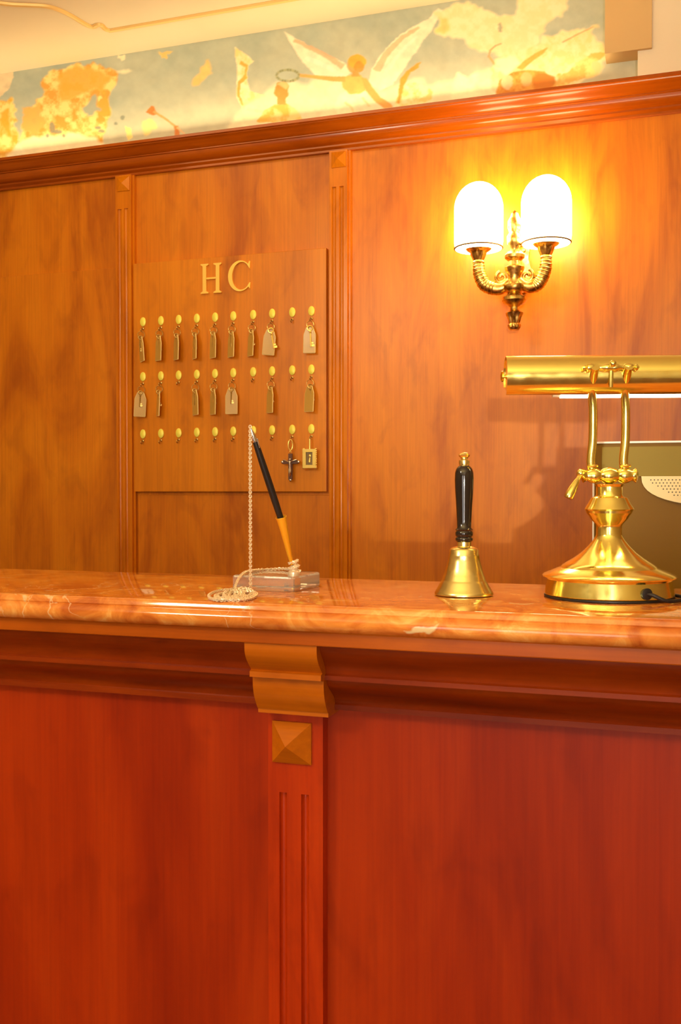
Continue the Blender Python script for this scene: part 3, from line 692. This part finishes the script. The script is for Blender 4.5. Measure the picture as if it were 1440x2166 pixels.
for sx in (-1, 1):
    ex = cxo + sx * DX
    if sx < 0: ax0 = ex + 0.013
    else: ax0 = ex - 0.004
    zt_ = zl_(548)
    path = smooth_path([(sx * 0.012, 0, zl_(594)), (sx * 0.030, 0, zl_(607)), (sx * 0.052, 0, zl_(608)), (ex * 0.82 + 0.0, 0, zl_(598)), (ex * 0.97, 0, zl_(575)), (ex, 0, zl_(552)), (ex, 0, zl_(546))], 7)
    n = len(path); rad = [0.0125 + 0.0055 * math.sin(PI * min(1, i / (n - 1) * 1.1)) for i in range(n)]
    b = new(); tube(b, path, rad, 16); arm = obj('arm', b, 'antique', S)
    # ridged ribs along the outside of the arm
    b = new()
    for i in range(int(n * 0.36), n - 5, 2):
        tt = (path[min(i + 1, n - 1)] - path[i - 1]).normalized(); ringmesh(b, path[i], rad[i] - 0.0004, 0.0016, tt, 18, 6)
    obj('ribs', b, 'antique', arm)
    # scroll near the body
    b = new(); cs = Vector((sx * 0.034, -0.002, zl_(586))); pth = [cs + Vector((sx * math.cos(a) * (0.004 + 0.0018 * a), 0, math.sin(a) * (0.004 + 0.0018 * a))) for a in [i * 0.4 for i in range(20)]]
    tube(b, pth, 0.0048, 10); obj('scroll', b, 'antique', arm)
    z0 = zl_(552)
    b = new(); lathe(b, [(0.013, 0), (0.016, 0.003), (0.013, 0.008), (0.015, 0.011), (0.021, 0.026), (0.023, 0.030), (0.030, 0.034), (0.035, 0.038), (0.035, 0.042), (0.02, 0.044), (0.02, 0.050)], 40, Matrix.Translation((ex, 0, z0)), (0.011, 0.029, 8, 0.07)); obj('cup', b, 'antique', S)
    # glass shade: open bell-jar standing on a ring
    zs = zl_(521); ht = zl_(378) - zs; R = 0.0655
    b = new(); lathe(b, [(0.0, z0 + 0.0435 - zs), (0.028, z0 + 0.0435 - zs), (0.045, -0.004), (R * 0.93, -0.001), (R * 0.95, 0.0), (R * 0.965, 0.004), (R, 0.018), (R, ht * 0.60)] + [(R * math.cos(a), ht * 0.60 + ht * 0.40 * math.sin(a)) for a in [PI / 2 * i / 10 for i in range(1, 10)]] + [(0, ht)], 40, Matrix.Translation((ex, 0, zs)))
    sh = obj('lamp_shade', b, 'shadeglass', S, label='frosted white glass shade')
    b = new(); ringmesh(b, (ex, 0, zs + 0.002), R * 0.975, 0.0022, (0, 0, 1), 40, 8); obj('shade_ring', b, 'shadering', sh)

# ------------------------------------------------------------------ hand bell
D = 1.345; pb = at_z(981, 1083 + 0, ZT) if False else None
dirb = ray(981, 1259); tb = (ZT - ZC) / dirb.z; pb = Vector((0, 0, ZC)) + dirb * tb; pb.z = ZT; bs = FPX / tb
def hb(y_): return (1259 - y_) / bs
t = thing('hand_bell', 'brass hand bell with turned black handle standing on the marble counter', 'bell', pb)
b = new()
prof = [(59.5, 1257.5), (62, 1257), (62.5, 1254), (60, 1250), (54, 1240), (50, 1232), (47.5, 1228), (46, 1226), (44, 1218), (42.5, 1216), (38, 1200), (34.5, 1186), (32.5, 1176), (32.8, 1174), (31, 1171), (31, 1163), (27, 1159), (15, 1155), (15, 1146), (13, 1145)]
prof = [(r_ / bs, hb(y_)) for r_, y_ in prof]; inn = [((r_ - 0.0022 if r_ > 0.004 else r_), z_ - 0.0015) for r_, z_ in prof[3:17]][::-1]
lathe(b, [(0.0, hb(1160))] + inn + prof + [(0, hb(1145))], 64); bell = obj('bell', b, 'bellbrass', t, ang=50)
b = new(); lathe(b, [(r_ / bs, hb(y_)) for r_, y_ in [(0, 1146), (16, 1146), (18.5, 1142), (18.5, 1138), (16, 1136), (18.5, 1132), (18.8, 1126), (17, 1123), (19, 1120), (15, 1116), (15.5, 1100), (17, 1070), (19, 1040), (20, 1015), (19.5, 1000), (17, 992), (13, 987), (10, 985), (0, 985)]], 40); obj('handle', b, 'black', t, ang=60)
b = new(); lathe(b, [(r_ / bs, hb(y_)) for r_, y_ in [(0, 986), (10, 986), (11.5, 980), (11, 974), (7, 971), (7, 969), (11, 966), (12, 963), (10, 960), (6, 958), (0, 957)]], 28); obj('finial', b, 'bellbrass', t)
b = new(); tube(b, [(0, 0, hb(1160)), (0, 0, hb(1240))], 0.0012, 8); ball(b, (0, 0, hb(1244)), 0.006); obj('clapper', b, 'bronze', t)

# ------------------------------------------------------------------ bank lamp
dl = ray(1287, 1263); tl = (ZT - ZC) / dl.z; pl = Vector((0, 0, ZC)) + dl * tl; pl.z = ZT; ls = FPX / tl
def hl(y_): return (1263 - y_) / ls
LR = PSI * 0.80
L = thing('bank_lamp', 'polished brass desk lamp with horizontal shade and round base on the marble counter', 'desk lamp', pl, LR)
b = new(); lathe(b, [(r_ / ls, hl(y_)) for r_, y_ in [(0, 1263), (132, 1263), (134, 1261), (134, 1258), (0, 1258)]], 80); obj('base_pad', b, 'rubber', L)
prof = [(0, 1258), (132, 1258), (133.5, 1255), (128, 1225), (130, 1222), (137, 1219.5), (138, 1217), (135, 1214), (118, 1207), (108, 1203), (100, 1200), (97, 1196), (88, 1190), (72, 1180), (56, 1168), (42, 1154), (33, 1143), (27.5, 1134), (26.5, 1130), (26.5, 1118), (26, 1114), (28, 1108), (38, 1098), (41, 1092), (47, 1085), (48, 1080), (51, 1077), (48, 1072), (44, 1066), (40, 1058), (37, 1053), (29, 1050), (27, 1046), (27, 1030), (29, 1027), (30, 1024), (0, 1022)]
b = new(); lathe(b, [(r_ / ls, hl(y_)) for r_, y_ in prof], 96); obj('base', b, 'brass', L, ang=28)
# collar bar: three turned bosses in a row
b = new(); zc_ = hl(1006)
def turned(pf, axis='X', c=(0, 0, 0), seg=24):
    R = Matrix.Rotation(PI / 2, 4, 'Y') if axis == 'X' else Matrix.Rotation(PI / 2, 4, 'X')
    lathe(b, pf, seg, Matrix.Translation(c) @ R)
pf = [(-58, 0), (-58, 10), (-54, 16), (-51, 13), (-46, 11), (-40, 15), (-30, 17), (-22, 14), (-18, 11), (-12, 15), (0, 18), (12, 15), (18, 11), (22, 14), (30, 17), (40, 15), (46, 11), (51, 13), (54, 16), (58, 10), (58, 0)]
turned([(r_ / ls, x_ / ls) for x_, r_ in pf], 'X', (0, 0, zc_)); obj('collar', b, 'brass', L, ang=60)
# posts
for cx_ in (-35, 33):
    path = smooth_path([(cx_ / ls, 0, hl(1000)), ((cx_ - 3) / ls, 0.002, hl(975)), ((cx_ + 1) / ls, 0.003, hl(930)), ((cx_ + 1) / ls, 0.002, hl(870)), ((cx_ - 3) / ls, -0.004, hl(830)), ((cx_ - 5) / ls, -0.022, hl(795)), ((cx_ - 5) / ls, -0.032, hl(783))], 6)
    b = new(); tube(b, path, 9.2 / ls, 18)
    ringmesh(b, (cx_ / ls, 0, hl(986)), 9.5 / ls, 0.0018, (0, 0, 1)); po = obj('post', b, 'brass', L)
# shade: part-cylinder hood around a tube, axis along local x
zs = hl(795); Rs = 43 / ls; ys = 0.006; half = 217 / ls
b = new(); th = 0.0012; angs = [math.radians(-28 + (279) * i / 36) for i in range(37)]     # 0 = towards the back (+y), 90 = up
ol = [(ys + Rs * math.cos(a), zs + Rs * math.sin(a)) for a in angs] + [(ys + (Rs - th) * math.cos(a), zs + (Rs - th) * math.sin(a)) for a in angs[::-1]]
n = len(ol); A_ = [b.verts.new((-half, u, v)) for u, v in ol]; B_ = [b.verts.new((half, u, v)) for u, v in ol]
for i in range(n): b.faces.new((A_[i], B_[i], B_[(i + 1) % n], A_[(i + 1) % n]))
m_ = n // 2
for R_ in (A_, B_):
    for i in range(m_ - 1): b.faces.new((R_[i], R_[i + 1], R_[n - 2 - i], R_[n - 1 - i]))
shd = obj('lamp_shade', b, 'brass', L, ang=50)
for sx in (-1, 1):
    b = new(); ep = [(ys + (Rs - th) * math.cos(a), zs + (Rs - th) * math.sin(a)) for a in angs]
    prism(b, ep, lambda u, v, d: (d, u, v), sx * (half - 0.0015), sx * (half - 0.003))
    obj('end_plate', b, 'brass', shd, ang=30)
for sx in (-1, 1):
    b = new(); turned([(0.0, 0), (0.0035, 0), (0.0035, 0.002), (0.002, 0.0025), (0.002, 0.004), (0.0068, 0.0045), (0.0072, 0.007), (0.004, 0.0085), (0, 0.0085)], 'X', (0, ys, zs))
    for v in b.verts: v.co.x = sx * (v.co.x + half - 0.002)
    obj('end_knob', b, 'brass', shd)
b = new(); tube(b, [(-102 / ls, ys, zs - 0.0215), (102 / ls + 0.05, ys, zs - 0.0215)], 0.0078, 16); obj('tube', b, 'tube', L, label='lit white tube')
b = new(); lathe(b, [(0, -0.006), (0.0078, -0.006), (0.0078, 0.010), (0, 0.010)], 16, Matrix.Translation((-102 / ls - 0.004, ys, zs - 0.0205)) @ Matrix.Rotation(PI / 2, 4, 'Y')); obj('tube_socket', b, 'cream', L)
# clamp bar on the front of the shade
b = new(); yc = ys - Rs - 0.004
turned([(r_ / ls, x_ / ls) for x_, r_ in [(-58, 0), (-58, 5), (-54, 6), (-50, 3), (-48, 8), (-40, 9), (-34, 7), (-30, 4), (-18, 4), (-14, 7), (-6, 8), (0, 6), (6, 8), (14, 7), (18, 4), (24, 4), (28, 8), (38, 9), (44, 7), (47, 3), (50, 7), (54, 6), (58, 0)]], 'X', (-0.004, yc - 0.002, zs + 0.007))
ball(b, (-0.003, yc - 0.009, zs + 0.011), 0.0045); tube(b, [(-0.003, yc, zs + 0.006), (-0.003, yc + 0.003, zs - 0.018)], 0.003, 8)
for cx_ in (-40, 30): tube(b, [(cx_ / ls, yc - 0.002, zs + 0.006), (cx_ / ls, yc + 0.006, zs + 0.006)], 0.004, 8)
obj('clamp', b, 'brass', L)
# tilt lever on the left of the collar
b = new(); x0_ = -60 / ls
ball(b, (x0_, -0.002, zc_ + 0.003), 0.0058); tube(b, [(x0_ + 0.008, 0, zc_), (x0_, -0.002, zc_ + 0.003)], 0.003, 8)
tube(b, smooth_path([(x0_, -0.002, zc_ + 0.002), (x0_ - 0.006, -0.006, zc_ - 0.008), (x0_ - 0.014, -0.010, zc_ - 0.022), (x0_ - 0.0175, -0.011, zc_ - 0.030)], 4), [0.003] * 4 + [0.0042, 0.0048, 0.0055, 0.006, 0.0062, 0.0063, 0.0062, 0.006, 0.0055], 12); obj('lever', b, 'brass', L)
# cable and grommet
ga = math.radians(-90) + math.atan2(0.33, 1) ; gr = 132 / ls
gp = Vector((gr * math.cos(ga - LR + PSI), gr * math.sin(ga - LR + PSI), 0.012)); gn = Vector((gp.x, gp.y, 0)).normalized()
b = new(); lathe(b, [(0.002, -0.002), (0.0072, -0.002), (0.0075, 0.002), (0.005, 0.003), (0.002, 0.003)], 20, Matrix.Translation(gp) @ gn.to_track_quat('Z', 'Y').to_matrix().to_4x4()); obj('grommet', b, 'rubber', L)
def lw(px, py): 
    q = at_z(px, py, ZT + 0.003) - pl; q = Matrix.Rotation(-LR, 3, 'Z') @ q; q.z = 0.0033; return q
tang = Vector((-gn.y, gn.x, 0))
b = new(); tube(b, smooth_path([gp, gp + gn * 0.008 + tang * 0.004 + Vector((0, 0, -0.001)), gp + gn * 0.014 + tang * 0.018 + Vector((0, 0, -0.0075)), gp + gn * 0.010 + tang * 0.038 - Vector((0, 0, 0.0087)), gp + tang * 0.058 - gn * 0.003 - Vector((0, 0, 0.0087)), gp + tang * 0.075 - gn * 0.028 - Vector((0, 0, 0.0087)), gp + tang * 0.080 - gn * 0.055 - Vector((0, 0, 0.0087)), gp + tang * 0.095 - gn * 0.080 - Vector((0, 0, 0.0087))], 7), 0.0025, 10); obj('cable', b, 'rubber', L)

# ------------------------------------------------------------------ monitor behind the lamp
YM = 1.72
m0 = at(1258, 939, YM); mw = 0.46
MT = thing('computer_monitor', 'dark olive computer monitor seen from behind with perforated grille, behind the brass lamp', 'monitor', (m0.x + mw / 2, YM, 0.75), math.radians(2))
zt_ = m0.z - 0.75
b = new()
prism(b, [(0, 0.16), (0, zt_), (0.012, zt_), (0.030, zt_ - 0.02), (0.036, 0.20), (0.02, 0.16)], lambda u, v, d: (d, u, v), -mw / 2, mw / 2); obj('housing', b, 'monitor', MT, smooth=False)
b = new(); bx(b, -mw / 2 + 0.012, mw / 2 - 0.012, -0.004, 0.0, zt_ - 0.055, zt_ - 0.006); obj('upper_panel', b, 'monitortop', MT, smooth=False)
b = new(); bx(b, -mw / 2 - 0.001, mw / 2 + 0.001, -0.005, 0.013, zt_, zt_ + 0.003); bx(b, -mw / 2 - 0.003, -mw / 2, -0.005, 0.013, 0.155, zt_ + 0.003); bx(b, mw / 2, mw / 2 + 0.003, -0.005, 0.013, 0.155, zt_ + 0.003); obj('edge_frame', b, 'monedge', MT, smooth=False)
# grille: half-oval plate hanging under the upper panel
gx = 0.0; gw = 0.155; gz = zt_ - 0.055; gh = 0.05
ol = [(-gw, gz), (gw, gz)] + [(gw * (math.copysign(abs(math.cos(a)) ** 0.8, math.cos(a))), gz - gh * math.sin(a) ** 0.8) for a in [PI * i / 24 for i in range(1, 24)]]
b = new(); prism(b, ol, lambda u, v, d: (u, d, v), -0.009, 0.0); gr_ = obj('grille', b, 'grille', MT, smooth=False)
b = new()
for j in range(9):
    for i in range(-26, 27):
        u = i * 0.0056 + (0.0028 if j % 2 else 0); v = -0.006 - j * 0.005
        if (abs(u) / (gw - 0.012)) ** 2 + (abs(v) / (gh - 0.004)) ** 2 < 0.98 or (j < 2 and abs(u) < gw - 0.016):
            a = [b.verts.new((u + 0.0011 * math.cos(k * PI / 3), -0.0093, gz + v + 0.0011 * math.sin(k * PI / 3))) for k in range(6)]
            b.faces.new(a)
obj('perforations', b, 'dark', gr_, smooth=False, recalc=False)
b = new(); bx(b, -0.04, 0.04, 0.018, 0.034, 0.012, 0.24); bevel(b, 0.003); obj('stand', b, 'monitor', MT, smooth=False)
b = new(); lathe(b, [(0, 0), (0.11, 0), (0.11, 0.008), (0.09, 0.012), (0, 0.013)], 40, Matrix.Translation((0, 0.02, 0))); obj('foot', b, 'monitor', MT)

# ------------------------------------------------------------------ pen stand: acrylic block, socket, pen, chain
cf = at_z(621, 1253, ZT); cr = at_z(686, 1240.5, ZT); cl = at_z(498, 1248, ZT)
ex_ = (cf - cl).normalized(); ang_b = math.atan2(ex_.y, ex_.x)
side = 0.096; hB = 0.0215
cc = cf + Matrix.Rotation(ang_b, 3, 'Z') @ Vector((-side / 2, side / 2, 0))
PS = thing('pen_stand', 'clear acrylic desk pen stand with gold socket and bead chain on the marble counter', 'pen stand', cc, ang_b)
toL = Matrix.Rotation(-ang_b, 3, 'Z')
def loc(p): return toL @ (p - cc)
b = new(); bx(b, -side / 2, side / 2, -side / 2, side / 2, 0.0003, hB); bevel(b, 0.003, 2); obj('acrylic_block', b, 'crystal', PS, smooth=False)
dsk = 1.0 * (FPX / 1480)
sb = cc + Matrix.Rotation(ang_b, 3, 'Z') @ Vector((0.020, -0.006, 0)); sb.z = ZT + hB
# depth of the socket foot along the view
vdir = CM @ Vector((0, 0, -1)); dep0 = (sb - Vector((0, 0, ZC))).dot(vdir)
foot_ = at_d(621, 1205, dep0)
s1 = at_d(616, 1188, dep0 - 0.002); s2 = at_d(595, 1094, dep0 - 0.020); ptop = at_d(529, 903, dep0 - 0.06)
def blend(px, py):
    k_ = (1205 - py) / (1205 - 903.0); return at_d(px, py, dep0 - 0.06 * k_)
b = new(); lathe(b, [(0, 0), (0.0085, 0), (0.0085, 0.003), (0.006, 0.005), (0, 0.006)], 24, Matrix.Translation(loc(Vector((foot_.x, foot_.y, ZT + hB)))))
ball(b, loc(Vector((foot_.x, foot_.y, ZT + hB + 0.008))), 0.0058)
obj('socket_foot', b, 'chain', PS)
b = new(); pa = [loc(blend(*q)) for q in ((618, 1194), (612, 1172), (604, 1135), (597, 1104), (594.5, 1094))]
ax_ = (pa[-1] - pa[0]); n_ = len(pa)
tube(b, pa, [0.0024, 0.0036, 0.0054, 0.0070, 0.0078], 24, cap=False)
tube(b, [pa[-1], pa[-1] - ax_.normalized() * 0.012], [0.0070, 0.003], 24, cap=False)
ringmesh(b, pa[-1], 0.0077, 0.0006, ax_, 24, 6)
obj('pen_socket', b, 'holdergold', PS, ang=60)
# pen is lifted out of the socket: a thing of its own
pn0 = blend(596, 1104); pn1 = blend(540, 934)
PN = thing('pen', 'slim black desk pen with silver tip cap leaning in the gold socket', 'pen', pn0)
b = new(); dv = pn1 - pn0; tube(b, [dv * k_ for k_ in (-0.08, 0.0, 0.06, 0.25, 0.5, 0.75, 0.97, 1.0)], [0.0030, 0.0038, 0.0044, 0.0050, 0.0051, 0.0048, 0.0042, 0.0040], 24); obj('barrel', b, 'penblack', PN)
b = new(); tip = ptop - pn0; tube(b, [dv, dv + (tip - dv) * 0.12, dv + (tip - dv) * 0.5, dv + (tip - dv) * 0.9, tip], [0.0042, 0.0044, 0.0032, 0.0016, 0.0006], 20); obj('cap_tip', b, 'silver', PN, label='pointed silver end cap')
b = new(); d2 = (at_d(549, 940, dep0 - 0.055) - pn0); tube(b, [dv + Vector((0.004, -0.003, 0.004)), dv + (pn0 - pn1) * 0.08 + Vector((0.0045, -0.003, 0.0))], [0.0012, 0.0006], 8); obj('band', b, 'silver', PN)
ringmesh_b = new(); ringmesh(ringmesh_b, dv * 0.02, 0.0042, 0.0012, dv, 20, 8); obj('grip_ring', ringmesh_b, mat('ring_red_gold', (0.75, 0.35, 0.14), 0.25, 0.9), PN)
# hanging chain: little interlocked links, from the pen end down to the counter, then coiled
def links(b, path, step, R, r):
    # walk the path with even steps, alternate the link plane
    P = [Vector(p) for p in path]; acc = 0; out_ = [P[0]]
    for a, c in zip(P, P[1:]):
        L_ = (c - a).length; pos = step - acc
        while pos <= L_: out_.append(a + (c - a) * pos / L_); pos += step
        acc = L_ - (pos - step)
    for i, p in enumerate(out_):
        tdir = (out_[min(i + 1, len(out_) - 1)] - out_[max(i - 1, 0)]).normalized()
        u_ = tdir.orthogonal().normalized(); q = Matrix.Rotation((i % 2) * PI / 2 + 0.4, 3, tdir) @ u_
        w_ = tdir.cross(q)
        S_ = 8; rr = []
        for k in range(S_):
            a = 2 * PI * k / S_; d_ = tdir * math.cos(a) * R * 1.35 + q * math.sin(a) * R; dn = d_.normalized()
            rr.append([b.verts.new(p + d_ + (dn * math.cos(e_) + w_ * math.sin(e_)) * r) for e_ in (0, 2 * PI / 5, 4 * PI / 5, 6 * PI / 5, 8 * PI / 5)])
        for k in range(S_):
            A1, B1 = rr[k], rr[(k + 1) % S_]
            for j in range(5): b.faces.new((A1[j], A1[(j + 1) % 5], B1[(j + 1) % 5], B1[j]))
top = ptop; bot = Vector((top.x, top.y, ZT + 0.002))
coil = [bot + Vector((-0.001, 0, 0))]
ctr = at_z(499, 1264, ZT); rg = Vector((math.cos(PSI), math.sin(PSI), 0)); fw = Vector((-math.sin(PSI), math.cos(PSI), 0))
prev_n = 120
for i in range(prev_n):
    a = i / prev_n * 9.2 * 2 * PI; rr_ = 0.005 + 0.017 * abs(math.sin(i * 0.13)); off = rg * (-0.012 * math.sin(i * 0.09)) + fw * 0.004 * math.cos(i * 0.17)
    coil.append(ctr + off + rg * math.cos(a) * rr_ * 1.05 + fw * math.sin(a) * rr_ * 2.3 + Vector((0, 0, 0.0019 + 0.006 * (0.5 + 0.5 * math.sin(a)) * (i / prev_n))))
climb = [at_z(500, 1252, ZT + 0.004), at_z(499, 1236, ZT + 0.012), at_z(514, 1213, ZT + hB + 0.002), at_z(540, 1206, ZT + hB + 0.002), at_z(575, 1204, ZT + hB + 0.002), at_z(603, 1203, ZT + hB + 0.003)]
wrap = [Vector((foot_.x, foot_.y, ZT + hB + 0.004 + 0.0011 * i)) + (rg * math.cos(i * 0.9) + fw * math.sin(i * 0.9)) * (0.0085 - 0.0002 * i) for i in range(16)]
b = new(); links(b, [top, bot], 0.0030, 0.0018, 0.0008); links(b, smooth_path(coil + climb + wrap, 4), 0.0030, 0.0018, 0.0008)
for v in b.verts: v.co = loc(v.co)
obj('chain', b, 'chain', PS, ang=60)
